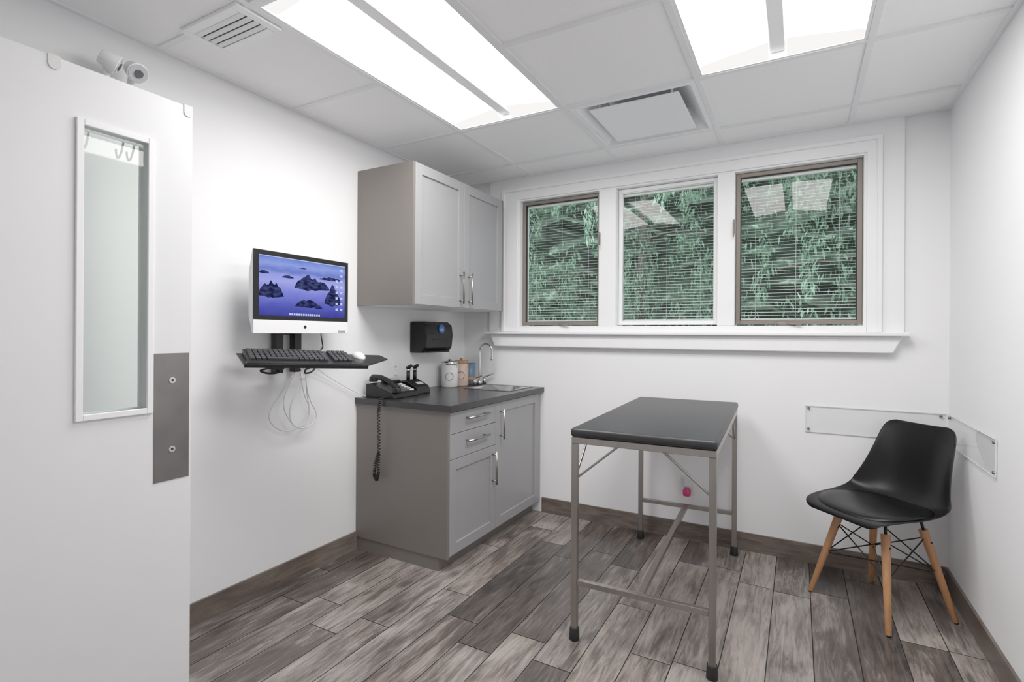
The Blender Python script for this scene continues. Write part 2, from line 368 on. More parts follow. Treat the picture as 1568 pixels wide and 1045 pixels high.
# ---------------------------------------------------------------- outside foliage
def foliage():
    m=bpy.data.materials.new('evergreen_leaf');m.use_nodes=True
    nt=m.node_tree;b=nt.nodes['Principled BSDF'];L=nt.links.new
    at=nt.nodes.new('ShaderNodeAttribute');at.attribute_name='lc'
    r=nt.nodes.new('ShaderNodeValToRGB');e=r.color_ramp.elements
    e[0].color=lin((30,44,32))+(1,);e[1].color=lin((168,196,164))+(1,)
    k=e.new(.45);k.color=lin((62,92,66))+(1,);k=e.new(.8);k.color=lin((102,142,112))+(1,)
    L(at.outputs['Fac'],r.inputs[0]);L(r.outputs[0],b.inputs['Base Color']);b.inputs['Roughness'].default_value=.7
    vs=[];fs=[];lc=[]
    for c in range(640):
        cx=random.uniform(-3.2,4.4);cy=random.uniform(4.7,6.1);cz=random.uniform(.2,4.2)
        # large-scale tone patches: lighter and darker leaf clusters by position
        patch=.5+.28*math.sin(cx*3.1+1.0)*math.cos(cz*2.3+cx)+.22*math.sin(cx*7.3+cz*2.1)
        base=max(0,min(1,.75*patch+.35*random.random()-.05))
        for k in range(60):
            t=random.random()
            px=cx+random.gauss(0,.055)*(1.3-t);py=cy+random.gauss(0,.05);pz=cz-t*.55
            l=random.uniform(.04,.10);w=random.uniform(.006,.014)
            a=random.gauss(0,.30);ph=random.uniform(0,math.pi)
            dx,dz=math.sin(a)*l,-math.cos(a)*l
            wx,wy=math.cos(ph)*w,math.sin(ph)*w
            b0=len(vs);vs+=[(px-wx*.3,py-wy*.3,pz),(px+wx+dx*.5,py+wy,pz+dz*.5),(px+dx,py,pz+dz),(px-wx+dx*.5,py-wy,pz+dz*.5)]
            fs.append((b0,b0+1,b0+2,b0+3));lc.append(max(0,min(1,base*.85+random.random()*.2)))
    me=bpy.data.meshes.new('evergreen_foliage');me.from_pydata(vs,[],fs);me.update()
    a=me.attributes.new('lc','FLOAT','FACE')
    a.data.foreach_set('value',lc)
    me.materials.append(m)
    root=empty('evergreen_tree')
    o=bpy.data.objects.new('foliage',me);link(o,root)
    bark=mat('bark',(60,54,48),.9,var=.3)
    for i,(x,y) in enumerate(((-1.6,6.0),(.5,6.1),(2.9,6.0))):
        cyl('trunk_%d'%i,(x,y,-.3),(x+.1,y,4.6),.07,bark,root,.03)
        for k in range(9):
            z=.6+k*.42;s=random.choice((-1,1))
            tube('branch_%d_%d'%(i,k),[(x,y,z),(x+s*.4,y-.3,z+.12),(x+s*.9,y-.7,z-.05)],.012,bark,root)
    hm=bpy.data.materials.new('hedge_mat');hm.use_nodes=True
    nt=hm.node_tree;b=nt.nodes['Principled BSDF']
    tc=nt.nodes.new('ShaderNodeTexCoord');n=nt.nodes.new('ShaderNodeTexNoise');n.inputs['Scale'].default_value=5;n.inputs['Detail'].default_value=8;n.inputs['Roughness'].default_value=.7
    r=nt.nodes.new('ShaderNodeValToRGB');e=r.color_ramp.elements
    e[0].position=.35;e[0].color=lin((18,27,20))+(1,);e[1].position=.70;e[1].color=lin((150,175,150))+(1,)
    k=e.new(.56);k.color=lin((48,72,52))+(1,)
    nt.links.new(tc.outputs['Object'],n.inputs['Vector']);nt.links.new(n.outputs['Fac'],r.inputs[0]);nt.links.new(r.outputs[0],b.inputs['Base Color'])
    b.inputs['Roughness'].default_value=.9
    g=40;vs=[];fs=[]
    for i in range(g+1):
        for j in range(g+1):
            vs.append((-5+11*i/g+random.uniform(-.05,.05),6.5+random.uniform(-.15,.15),-.3+3.6*j/g+(random.uniform(-.25,.25) if j==g else 0)))
    for i in range(g):
        for j in range(g):
            q=i*(g+1)+j;fs.append((q,q+1,q+g+2,q+g+1))
    me=bpy.data.meshes.new('hedge');me.from_pydata(vs,[],fs);me.update();me.materials.append(hm)
    link(bpy.data.objects.new('hedge',me))
    box('ground_outside',-6,8,D+T+.01,9,-.35,-.3,mat('grass',(70,90,62),.9,var=.3))
foliage()

# ---------------------------------------------------------------- door (open, parallel to left wall)
dr=empty('door_1')
dx0,dx1=.336,.38;gy0,gy1,gz0,gz1=.690,.868,.965,1.803
boxes('slab',[(dx0,dx1,-.04,gy0,.01,1.962),(dx0,dx1,gy1,.999,.01,1.962),(dx0,dx1,gy0,gy1,.01,gz0),(dx0,dx1,gy0,gy1,gz1,1.962)],M['door'],dr)
q=.012
for nm,xa,xb in(('bead_room',dx1,dx1+.009),('bead_wall',dx0-.009,dx0)):
    boxes(nm,[(xa,xb,gy0-q,gy0+.006,gz0-q,gz1+q),(xa,xb,gy1-.006,gy1+q,gz0-q,gz1+q),(xa,xb,gy0+.006,gy1-.006,gz0-q,gz0+.006),(xa,xb,gy0+.006,gy1-.006,gz1-.006,gz1+q)],M['white'],dr,.002)
quads('vision_glass',[[(.372,gy0,gz0),(.372,gy1,gz0),(.372,gy1,gz1),(.372,gy0,gz1)]],M['doorglass'],dr)
box('push_plate',dx1,dx1+.002,.884,.992,.728,1.14,M['plate'],dr)
for k,z in enumerate((.828,1.052)):
    cyl('plate_screw_%d'%k,(dx1+.002,.938,z),(dx1+.005,.938,z),.010,M['chrome'],dr)
    cyl('plate_screw_slot_%d'%k,(dx1+.005,.938,z),(dx1+.0055,.938,z),.004,M['dark'],dr)
boxes('hinges',[(dx0-.004,dx1+.004,-.052,-.04,z,z+.1) for z in(.25,.95,1.7)],M['plate'],dr)
hk=empty('over_door_hook_rack')
for k,y in enumerate((.63,.985)):
    boxes('clip_%d'%k,[(dx0-.003,dx1+.003,y-.014,y+.014,1.9625,1.965),(dx1+.0002,dx1+.003,y-.014,y+.014,1.94,1.9625),(dx0-.003,dx0-.0002,y-.010,y+.010,1.76,1.9625)],M['wire'],hk)
    cyl('clip_tip_%d'%k,(dx1+.0003,y,1.94),(dx1+.0032,y,1.94),.014,M['wire'],hk)
box('rail',dx0-.007,dx0-.0035,.6,.995,1.80,1.815,M['wire'],hk)
for k,y in enumerate((.64,.70,.73,.82,.85,.96)):
    tube('hook_%d'%k,[(dx0-.006,y,1.805),(dx0-.02,y,1.765),(dx0-.045,y,1.75),(dx0-.055,y,1.775),(dx0-.055,y,1.785)],.003,M['alu'],hk)

# ---------------------------------------------------------------- emergency light on left wall
em=empty('emergency_light')
box('housing',0,.07,.80,1.04,1.96,2.08,M['white'],em,.012)
for k,(y,dirv) in enumerate(((.885,(.25,.75,-.35)),(.962,(.75,.05,-.5)))):
    dv=Vector(dirv).normalized();c=Vector((.085,y,2.142))
    cyl('neck_%d'%k,(.05,y,2.078),(.07,y,2.13),.012,M['white'],em)
    cyl('head_%d'%k,c-dv*.030,c+dv*.026,.024,M['white'],em,.036,bevel=.004)
    cyl('reflector_%d'%k,c+dv*.026,c+dv*.029,.031,M['alu'],em,.031)
    cyl('lamp_%d'%k,c+dv*.029,c+dv*.033,.014,M['ventvoid'],em)

# ---------------------------------------------------------------- cabinets
CY=2.114;CF=.63
def shaker(prefix,x,y0,y1,z0,z1,parent,st=.055):
    t=.02
    boxes(prefix+'_frame',[(x,x+t,y0,y0+st,z0,z1),(x,x+t,y1-st,y1,z0,z1),(x,x+t,y0+st,y1-st,z0,z0+st),(x,x+t,y0+st,y1-st,z1-st,z1)],M['cabfront'],parent,.0015)
    box(prefix+'_panel',x,x+t-.009,y0+st-.001,y1-st+.001,z0+st-.001,z1-st+.001,M['cabfront'],parent)
def bar_handle(prefix,p0,p1,off,parent,r=.006):
    p0=Vector(p0);p1=Vector(p1);o=Vector((off,0,0));d=(p1-p0).normalized()
    cyl(prefix+'_bar',p0+o,p1+o,r,M['steel'],parent,seg=16)
    for k,p in enumerate((p0+d*.02,p1-d*.02)):
        cyl(prefix+'_post_%d'%k,p,p+o,r*.8,M['steel'],parent,seg=12)
bc=empty('base_cabinet')
ym=2.588;ye=D-.035
boxes('carcass',[(0.002,CF-.021,CY+.019,D-.002,.07,.088),(0.002,.010,CY+.019,D-.002,.088,.814),(.010,CF-.021,ym-.009,ym+.009,.088,.814),(.010,CF-.021,D-.020,D-.002,.088,.814),(CF-.06,CF-.021,CY+.019,ym-.009,.78,.814),(CF-.04,CF-.021,ym+.009,D-.020,.78,.814)],M['cabfront'],bc)
box('end_panel',0.002,CF,CY,CY+.018,.07,.814,M['cabside'],bc,.001)
box('toe_kick_end',0.002,CF-.06,CY+.006,CY+.0195,0,.0695,M['cabside'],bc)
box('toe_kick_front',CF-.078,CF-.06,CY+.0195,D-.002,0,.0695,M['cabside'],bc)
F=CF-.02
box('drawer_front_1',F,F+.02,CY+.02,ym-.002,.697,.806,M['cabfront'],bc,.0015)
box('drawer_front_2',F,F+.02,CY+.02,ym-.002,.567,.694,M['cabfront'],bc,.0015)
shaker('door_left',F,CY+.02,ym-.002,.078,.564,bc)
shaker('door_right',F,ym+.001,ye,.078,.806,bc)
box('filler',F,F+.018,ye+.002,D-.002,.07,.814,M['cabfront'],bc)
bar_handle('handle_drawer_1',(F+.02,2.26,.765),(F+.02,2.475,.765),.03,bc)
bar_handle('handle_drawer_2',(F+.02,2.26,.645),(F+.02,2.475,.645),.03,bc)
bar_handle('handle_door_left',(F+.02,2.548,.345),(F+.02,2.548,.535),.03,bc)
bar_handle('handle_door_right',(F+.02,2.635,.590),(F+.02,2.635,.770),.03,bc)
ct=empty('countertop')
sx0,sx1,sy0,sy1=.255,.575,2.83,3.12
CT=.655
boxes('slab',[(0.001,CT,CY-.012,sy0,.815,.848),(0.001,sx0,sy0,D-.001,.815,.848),(sx1,CT,sy0,D-.001,.815,.848),(sx0,sx1,sy1,D-.001,.815,.848)],M['counter'],ct)
sk=empty('sink')
zb=.70;k=.03
boxes('rim',frameXY(sx0-.012,sx1+.012,sy0-.012,sy1+.012,.017,.8483,.852),M['steel'],sk,.001)
tp=[(sx0+.004,sy0+.004,.85),(sx1-.004,sy0+.004,.85),(sx1-.004,sy1-.004,.85),(sx0+.004,sy1-.004,.85)]
bt=[(sx0+k,sy0+k,zb),(sx1-k,sy0+k,zb),(sx1-k,sy1-k,zb),(sx0+k,sy1-k,zb)]
quads('basin',[[tp[i],tp[(i+1)%4],bt[(i+1)%4],bt[i]] for i in range(4)]+[bt],M['chrome'],sk)
cyl('drain',((sx0+sx1)/2,(sy0+sy1)/2,zb+.001),((sx0+sx1)/2,(sy0+sy1)/2,zb+.004),.03,M['chrome'],sk)
# faucet
fc=empty('gooseneck_faucet')
fx,fy=.205,3.075
cyl('base',(fx,fy,.8482),(fx,fy,.885),.02,M['chrome'],fc,.013)
u=Vector((1,-.12,0))
pts=[(fx,fy,.88),(fx,fy,1.0),(fx,fy,1.06)]
R=.055
for i in range(0,11):
    a=math.pi*i/10;pts.append((fx+u.x*R*(1-math.cos(a)),fy+u.y*R*(1-math.cos(a)),1.085+R*math.sin(a)))
pts.append((fx+u.x*2*R,fy+u.y*2*R,1.04))
tube('spout',pts,.0085,M['chrome'],fc)
cyl('aerator',(fx+u.x*2*R,fy+u.y*2*R,1.025),(fx+u.x*2*R,fy+u.y*2*R,1.045),.011,M['chrome'],fc)
for k,s in enumerate((-1,1)):
    hx,hy=fx+.0,fy+s*.062
    cyl('valve_%d'%k,(hx,hy,.8482),(hx,hy,.90),.014,M['chrome'],fc,.011)
    tube('lever_%d'%k,[(hx,hy,.90),(hx+.03,hy+s*.005,.915),(hx+.07,hy+s*.01,.925)],.006,M['chrome'],fc)
# upper cabinet
uc=empty('wall_cabinet')
U0,U1=1.362,2.116;UE=3.057;UF=.38
box('carcass',0.002,UF-.001,CY+.0185,UE-.0185,U0+.0125,U1-.0005,M['cabfront'],uc)
boxes('side_panels',[(0.002,UF+.02,CY,CY+.018,U0,U1),(0.002,UF+.02,UE-.018,UE,U0,U1)],M['cabside'],uc,.001)
box('bottom_panel',0.002,UF,CY+.018,UE-.018,U0,U0+.012,M['white'],uc)
um=(CY+UE)/2+.003
shaker('door_left',UF,CY+.02,um-.0015,U0+.002,U1,uc)
shaker('door_right',UF,um+.0015,UE-.019,U0+.002,U1,uc)
bar_handle('handle_left',(UF+.02,um-.045,1.385),(UF+.02,um-.045,1.575),.03,uc)
bar_handle('handle_right',(UF+.02,um+.045,1.385),(UF+.02,um+.045,1.575),.03,uc)

# ---------------------------------------------------------------- exam table
tl=1.146;tw=.512
et=empty('exam_table',(1.628,2.499,0),math.radians(2.15))
hx,hy=tw/2,tl/2;s=.0125;ft=.803
for i,(sx,sy) in enumerate(((-1,-1),(1,-1),(-1,1),(1,1))):
    box('leg_%d'%i,sx*hx-s,sx*hx+s,sy*hy-s,sy*hy+s,.03,ft-.0255,M['steel'],et,.002)
    cyl('foot_%d'%i,(sx*hx,sy*hy,0),(sx*hx,sy*hy,.05),.021,M['rubber'],et,.018,bevel=.003)
boxes('top_frame',[(-hx-s,hx+s,-hy-s,-hy+s,ft-.025,ft),(-hx-s,hx+s,hy-s,hy+s,ft-.025,ft),(-hx-s,-hx+s,-hy+s,hy-s,ft-.025,ft),(hx-s,hx+s,-hy+s,hy-s,ft-.025,ft)],M['steel'],et,.002)
box('top_sheet',-hx+s,hx-s,-hy+s,hy-s,ft-.006,ft-.001,M['steel'],et)
boxes('lower_rails',[(-hx+s,hx-s,-hy-.010,-hy+.010,.218,.240),(-hx+s,hx-s,hy-.010,hy+.010,.218,.240)],M['steel'],et,.002)
box('center_stretcher',-.0125,.0125,-hy+.010,hy-.010,.217,.241,M['steel'],et,.002)
for i,(sx,sy) in enumerate(((-1,-1),(1,-1),(-1,1),(1,1))):
    tube('brace_end_%d'%i,[(sx*(hx-s),sy*hy,.645),(sx*(hx-.178),sy*hy,.785)],.0045,M['steel'],et,False)
    tube('brace_side_%d'%i,[(sx*hx,sy*(hy-s),.645),(sx*hx,sy*(hy-.178),.785)],.0045,M['steel'],et,False)
p=box('pad',-hx-.016,hx+.016,-hy-.02,hy+.02,ft+.0005,ft+.036,M['pad'],et)
bv=p.modifiers.new('b','BEVEL');bv.width=.013;bv.segments=4
for q in p.data.polygons:q.use_smooth=True

# ---------------------------------------------------------------- chair
def chair():
    f=Vector((-.71,-.70,0)).normalized()
    rz=math.atan2(f.y,f.x)-math.pi/2     # local +y = forward
    c=empty('shell_side_chair',(2.486,2.818,0),rz)
    prof=[(.235,.418,.150,.000),(.232,.430,.180,.004),(.205,.440,.208,.012),(.13,.437,.226,.024),(.03,.428,.238,.036),(-.06,.428,.242,.048),
          (-.125,.440,.240,.062),(-.165,.475,.232,.074),(-.190,.53,.217,.072),(-.207,.60,.200,.057),(-.222,.67,.188,.042),(-.236,.73,.180,.030),(-.248,.775,.170,.022),(-.254,.797,.150,.018),(-.257,.805,.118,.014)]
    nv=16
    bm=bmesh.new();rows=[]
    for i,(y,z,w,cu) in enumerate(prof):
        a=prof[max(0,i-1)];b=prof[min(len(prof)-1,i+1)]
        tx=Vector((0,b[0]-a[0],b[1]-a[1])).normalized()
        nrm=Vector((0,tx.z,-tx.y))
        if nrm.z<0 and abs(nrm.z)>abs(nrm.y):nrm=-nrm
        if abs(nrm.y)>=abs(nrm.z) and nrm.y<0:nrm=-nrm
        row=[]
        for j in range(nv+1):
            v=-1+2*j/nv
            k=abs(v)**2.6
            p=Vector((v*w*(1-.04*k),y,z))+nrm*cu*k
            row.append(bm.verts.new(p))
        rows.append(row)
    for a,b in zip(rows[:-1],rows[1:]):
        for j in range(nv):bm.faces.new((a[j],a[j+1],b[j+1],b[j]))
    bmesh.ops.recalc_face_normals(bm,faces=bm.faces)
    me=bpy.data.meshes.new('shell');bm.to_mesh(me);bm.free()
    o=finish(me,'shell',M['shell'],c,0,True)
    so=o.modifiers.new('s','SOLIDIFY');so.thickness=.007;so.offset=0
    ss=o.modifiers.new('ss','SUBSURF');ss.levels=2;ss.render_levels=2
    bm=bmesh.new();nu,nr=40,7
    def seatz(x,y):
        zz=.433 if y>-.06 else .433+(-.06-y)*.25
        return zz+.030*min(1,abs(x)/.22)**2.6
    top=[];bot=[]
    def se(a,rad):
        ca,sa=math.cos(a),math.sin(a)
        ex=.72
        return rad*.205*math.copysign(abs(ca)**ex,ca),.035+rad*.178*math.copysign(abs(sa)**ex,sa)
    ct_=bm.verts.new((0,.035,seatz(0,.035)+.026));cb_=bm.verts.new((0,.035,seatz(0,.035)+.002))
    for r in range(1,nr+1):
        rad=r/nr;rt=[];rb=[]
        for i in range(nu):
            x,y=se(2*math.pi*i/nu,rad)
            th=.026*(1-rad**5)**.5 if rad<1 else 0.006
            rt.append(bm.verts.new((x,y,seatz(x,y)+max(th,.007))));rb.append(bm.verts.new((x,y,seatz(x,y)+.002)))
        top.append(rt);bot.append(rb)
    for L_,cc in((top,ct_),(bot,cb_)):
        for i in range(nu):bm.faces.new((cc,L_[0][i],L_[0][(i+1)%nu]))
        for a,b in zip(L_[:-1],L_[1:]):
            for i in range(nu):bm.faces.new((a[i],b[i],b[(i+1)%nu],a[(i+1)%nu]))
    for i in range(nu):bm.faces.new((top[-1][i],bot[-1][i],bot[-1][(i+1)%nu],top[-1][(i+1)%nu]))
    bmesh.ops.recalc_face_normals(bm,faces=bm.faces)
    me=bpy.data.meshes.new('cushion');bm.to_mesh(me);bm.free()
    finish(me,'cushion',M['leather'],c,0,True)
    tops=[];feet=[]
    for sx,sy in((-1,1),(1,1),(1,-1),(-1,-1)):
        tp=Vector((sx*.112,sy*.105,.375));ftp=Vector((sx*.190,sy*.185,0))
        tops.append(tp);feet.append(ftp)
    for i in range(4):
        cyl('leg_%d'%i,feet[i]+Vector((0,0,.004)),tops[i],.0115,M['beech'],c,.0180,seg=20,bevel=.002)
        cyl('glide_%d'%i,feet[i],feet[i]+Vector((0,0,.006)),.009,M['rubber'],c)
        up=(tops[i]-feet[i]).normalized()
        cyl('stem_%d'%i,tops[i]-up*.02,Vector((tops[i].x*.93,tops[i].y*.93,.425)),.006,M['black'],c)
        cyl('bolt_%d'%i,tops[i]-up*.05+Vector((-.02,0,0)),tops[i]-up*.05+Vector((.02,0,0)),.004,M['black'],c)
    boxes('mount_frame',[(-.115,.115,.09,.11,.408,.416),(-.115,.115,-.11,-.09,.408,.416),(-.11,-.09,-.09,.09,.408,.416),(.09,.11,-.09,.09,.408,.416)],M['black'],c)
    P=lambda k,z:feet[k].lerp(tops[k],z/.375)
    for i in range(4):
        j=(i+1)%4
        tube('wire_%da'%i,[P(i,.345),P(j,.20)],.003,M['black'],c,False)
        tube('wire_%db'%i,[P(j,.345),P(i,.20)],.003,M['black'],c,False)
    for k in range(2):
        tube('wire_mid_%d'%k,[P(k,.20),P(k+2,.20)],.003,M['black'],c,False)
chair()

# ---------------------------------------------------------------- acrylic wall guard
ag=empty('acrylic_wall_guard')
yb=D-.006;xb=W-.006
quads('panel_back',[[(2.20,yb,.698),(W-.012,yb,.698),(W-.012,yb,.836),(2.20,yb,.836)]],M['acryl'],ag)
quads('panel_side',[[(xb,2.487,.698),(xb,D-.012,.698),(xb,D-.012,.836),(xb,2.487,.836)]],M['acryl'],ag)
M['acedge']=mat('acrylic_edge',(216,222,224),.2,var=.02)
e1=.0009
boxes('edges',[(2.20,W-.012,yb-.002,yb+.002,.836-e1,.836+e1),(2.20,W-.012,yb-.002,yb+.002,.698-e1,.698+e1),(2.20-e1,2.20+e1,yb-.002,yb+.002,.70,.834),
 (xb-.002,xb+.002,2.487,D-.012,.836-e1,.836+e1),(xb-.002,xb+.002,2.487,D-.012,.698-e1,.698+e1),(xb-.002,xb+.002,2.487-e1,2.487+e1,.70,.834)],M['acedge'],ag)
for k,(x,z) in enumerate(((2.215,.822),(2.215,.712),(W-.03,.822),(W-.03,.712))):
    cyl('screw_b%d'%k,(x,D,z),(x,D-.011,z),.006,M['plate'],ag,seg=16)
for k,(y,z) in enumerate(((2.503,.822),(2.503,.712),(D-.04,.822),(D-.04,.712))):
    cyl('screw_s%d'%k,(W,y,z),(W-.011,y,z),.006,M['plate'],ag,seg=16)

# ---------------------------------------------------------------- outlets
def outlet_left(y,z):
    e=empty('wall_outlet')
    box('plate',0,.005,y-.036,y+.036,z-.058,z+.058,M['white'],e,.002)
    for k,dz in enumerate((-.026,.026)):
        box('socket_%d'%k,.005,.007,y-.017,y+.017,z+dz-.014,z+dz+.014,M['white'],e,.002)
        boxes('slots_%d'%k,[(.007,.0075,y-.008,y-.005,z+dz-.004,z+dz+.008),(.007,.0075,y+.005,y+.008,z+dz-.004,z+dz+.008)],M['dark'],e)
outlet_left(2.43,.975)
e=empty('wall_outlet')
ox=1.598
box('plate',ox-.036,ox+.036,D-.005,D,.265,.381,M['white'],e,.002)
for k,z in enumerate((.297,.349)):
    box('socket_%d'%k,ox-.017,ox+.017,D-.007,D-.005,z-.014,z+.014,M['white'],e,.002)
    boxes('slots_%d'%k,[(ox-.008,ox-.005,D-.0075,D-.007,z-.004,z+.008),(ox+.005,ox+.008,D-.0075,D-.007,z-.004,z+.008)],M['dark'],e)
af=empty('plug_in_air_freshener')
box('plug_body',ox-.024,ox+.024,D-.045,D-.0076,.315,.375,M['alu'],af,.010)
lathe('oil_bottle',[(.020,0),(.023,.006),(.023,.034),(.012,.044),(.012,.05)],(ox,D-.034,.266),M['pink'],af)

# ---------------------------------------------------------------- wall computer
pc=empty('wall_mounted_computer')
mx=.15;y0,y1,z0,z1=1.38,1.904,1.205,1.566
box('arm_plate',0,.012,1.58,1.70,1.20,1.45,M['black'],pc,.003)
box('arm',.012,mx-.028,1.615,1.665,1.30,1.36,M['black'],pc,.004)
boxes('post',[(.02,.06,1.56,1.60,1.02,1.35),(.02,.06,1.66,1.70,1.02,1.35)],M['black'],pc,.004)
prism('body',[(mx,z0),(mx,z1),(mx-.006,z1),(mx-.03,z1-.1),(mx-.03,z0+.08),(mx-.006,z0)],'y',y0,y1,M['alu'],pc,.002)
box('bezel',mx,mx+.004,y0,y1,z0+.060,z1,M['black'],pc,.002)
box('chin',mx,mx+.004,y0,y1,z0,z0+.0595,M['white'],pc,.002)
cyl('chin_mark',(mx+.004,1.642,z0+.03),(mx+.0045,1.642,z0+.03),.008,M['black'],pc)
def screen_mat(name,stops,noise_amp,scale,strength=1.0,zlo=None,zhi=None):
    sm=bpy.data.materials.new(name);sm.use_nodes=True
    nt=sm.node_tree;nt.nodes.remove(nt.nodes['Principled BSDF'])
    tc=nt.nodes.new('ShaderNodeTexCoord');sp=nt.nodes.new('ShaderNodeSeparateXYZ');nt.links.new(tc.outputs['Object'],sp.inputs[0])
    mr=nt.nodes.new('ShaderNodeMapRange');mr.inputs[1].default_value=zlo;mr.inputs[2].default_value=zhi
    nt.links.new(sp.outputs[2],mr.inputs[0])
    mp=nt.nodes.new('ShaderNodeMapping');mp.inputs['Scale'].default_value=(1,1,2.2);nt.links.new(tc.outputs['Object'],mp.inputs[0])
    n=nt.nodes.new('ShaderNodeTexNoise');n.inputs['Scale'].default_value=scale;n.inputs['Detail'].default_value=5
    ad=nt.nodes.new('ShaderNodeMath');ad.operation='MULTIPLY_ADD';ad.inputs[1].default_value=noise_amp
    nt.links.new(mp.outputs[0],n.inputs['Vector']);nt.links.new(n.outputs['Fac'],ad.inputs[0]);nt.links.new(mr.outputs[0],ad.inputs[2])
    r=nt.nodes.new('ShaderNodeValToRGB');e_=r.color_ramp.elements
    e_[0].position=stops[0][0];e_[0].color=ling(stops[0][1])+(1,);e_[1].position=stops[-1][0];e_[1].color=ling(stops[-1][1])+(1,)
    for ps,cc in stops[1:-1]:
        q=e_.new(ps);q.color=ling(cc)+(1,)
    su_=nt.nodes.new('ShaderNodeMath');su_.operation='SUBTRACT';su_.inputs[1].default_value=noise_amp*.5
    nt.links.new(ad.outputs[0],su_.inputs[0])
    nt.links.new(su_.outputs[0],r.inputs[0])
    em_=nt.nodes.new('ShaderNodeEmission');em_.inputs[1].default_value=strength
    nt.links.new(r.outputs[0],em_.inputs[0]);nt.links.new(em_.outputs[0],nt.nodes['Material Output'].inputs[0]);return sm
sx=mx+.0045
SY0,SY1,SZ0,SZ1=y0+.024,y1-.024,z0+.078,z1-.022
sm=screen_mat('screen_sea_picture',[(0,(66,70,150)),(.18,(92,98,184)),(.42,(132,138,214)),(.60,(164,168,230)),(.70,(152,160,226)),(.78,(112,128,200)),(.88,(146,162,226)),(1.0,(112,134,208))],.16,14,zlo=SZ0,zhi=SZ1)
quads('screen',[[(sx,SY0,SZ0),(sx,SY1,SZ0),(sx,SY1,SZ1),(sx,SY0,SZ1)]],sm,pc)
rock=screen_mat('screen_rock',[(0,(22,24,56)),(.45,(34,38,74)),(.6,(62,68,110)),(1,(98,104,150))],1.0,38,zlo=SZ0-1.2,zhi=SZ1+1.0)
def rk(cx,base,hw,h,seed):
    rr=random.Random(seed);n=14;pts=[]
    SW,SH=SY1-SY0,SZ1-SZ0
    for i in range(n+1):
        t=-1+2*i/n
        env=max(0,1-abs(t)**1.7)**.75
        zz=base+h*env*(1+rr.uniform(-.22,.12))
        pts.append((cx+hw*t,zz))
    for i in range(n-1,0,-1):
        t=-1+2*i/n
        pts.append((cx+hw*t,base-h*.13*(1-abs(t))*(1+rr.uniform(-.4,.4))))
    return [(sx+.0003,SY0+SW*min(max(a,0),1),SZ0+SH*min(max(b,0),1)) for a,b in pts]
quads('screen_rocks',[rk(.54,.50,.17,.25,1),rk(.70,.51,.10,.15,2),rk(.12,.33,.14,.25,3),rk(.84,.26,.11,.34,4),
  rk(.53,.18,.15,.13,5),rk(.66,.16,.05,.06,6),rk(.30,.66,.07,.05,7),rk(.82,.70,.16,.06,8),rk(.47,.85,.045,.025,9),rk(.05,.70,.06,.05,10)],rock,pc)
ic=emis('screen_icons',(196,204,236),1.0,True)
qs=[]
for r_ in range(8):
    for c_ in range(2 if r_>1 else 1):
        Y=SY1-.022-c_*.03;Z=SZ1-.022-r_*.028
        qs.append([(sx+.0008,Y-.007,Z-.007),(sx+.0008,Y+.007,Z-.007),(sx+.0008,Y+.007,Z+.005),(sx+.0008,Y-.007,Z+.005)])
for k in range(14):
    Y=SY0+.15+k*.0125;qs.append([(sx+.0008,Y,SZ0+.005),(sx+.0008,Y+.009,SZ0+.005),(sx+.0008,Y+.009,SZ0+.014),(sx+.0008,Y,SZ0+.014)])
qs.append([(sx+.0008,SY0,SZ1-.003),(sx+.0008,SY1,SZ1-.003),(sx+.0008,SY1,SZ1),(sx+.0008,SY0,SZ1)])
quads('screen_icons',qs,ic,pc)
box('asset_label',mx+.004,mx+.005,1.84,1.885,z0+.006,z0+.016,M['lcd'],pc)

# keyboard tray (swivelled & tilted)
kt=empty('keyboard_tray',(.27,1.52,1.082))
R3=Matrix(((0.42,-.9075,0),(.9075,.42,0),(0,0,1)))
Rt=R3.to_4x4()@Euler((math.radians(11),math.radians(2.5),0)).to_matrix().to_4x4()
kt.matrix_world=Matrix.Translation((.275,1.53,1.092))@Rt
bpy.context.view_layer.update()
box('board',-.245,.255,-.11,.10,-.006,0,M['black'],kt,.002)
box('front_lip',-.245,.255,-.118,-.1105,-.010,.006,M['black'],kt,.002)
prism('mouse_platform',[(.20,-.115),(.255,-.112),(.40,.02),(.39,.10),(.20,.10)],'z',.0005,.0065,M['black'],kt,.002)
box('palm_rest',-.235,.235,-.108,-.080,.0002,.010,M['black'],kt,.003)
kb=prism('keyboard_base',[(-.075,0.0003),(-.075,.010),(.085,.022),(.085,0.0003)],'x',-.225,.215,M['black'],kt,.002)
bm=bmesh.new()
for r_ in range(6):
    for c_ in range(20):
        if r_==0 and 3<=c_<=8:
            if c_!=3:continue
            x0_,x1_=-.215+3*.0208,-.215+9*.0208-.003
        else:
            x0_=-.215+c_*.0208;x1_=x0_+.0168
        if c_==15:continue
        yy=-.066+r_*.0235;zz=.012+(yy+.075)*.075
        mt=Matrix.Translation(((x0_+x1_)/2,yy+.009,zz+.003))@Matrix.Rotation(.075,4,'X')@Matrix.Diagonal((x1_-x0_,.0172,.010,1))
        bmesh.ops.create_cube(bm,size=1,matrix=mt)
me=bpy.data.meshes.new('keys');bm.to_mesh(me);bm.free()
finish(me,'keys',mat('keycap_black',(40,40,44),.45,var=.1),kt,.0015)
bm=bmesh.new();bmesh.ops.create_uvsphere(bm,u_segments=24,v_segments=14,radius=1,matrix=Matrix.Translation((.265,.045,.007))@Matrix.Diagonal((.028,.048,.024,1)))
geom=bm.verts[:]+bm.edges[:]+bm.faces[:]
bmesh.ops.bisect_plane(bm,geom=geom,plane_co=(0,0,.0068),plane_no=(0,0,1),clear_inner=True)
me=bpy.data.meshes.new('mouse');bm.to_mesh(me);bm.free()
finish(me,'mouse',M['ceramic'],kt,0,True)
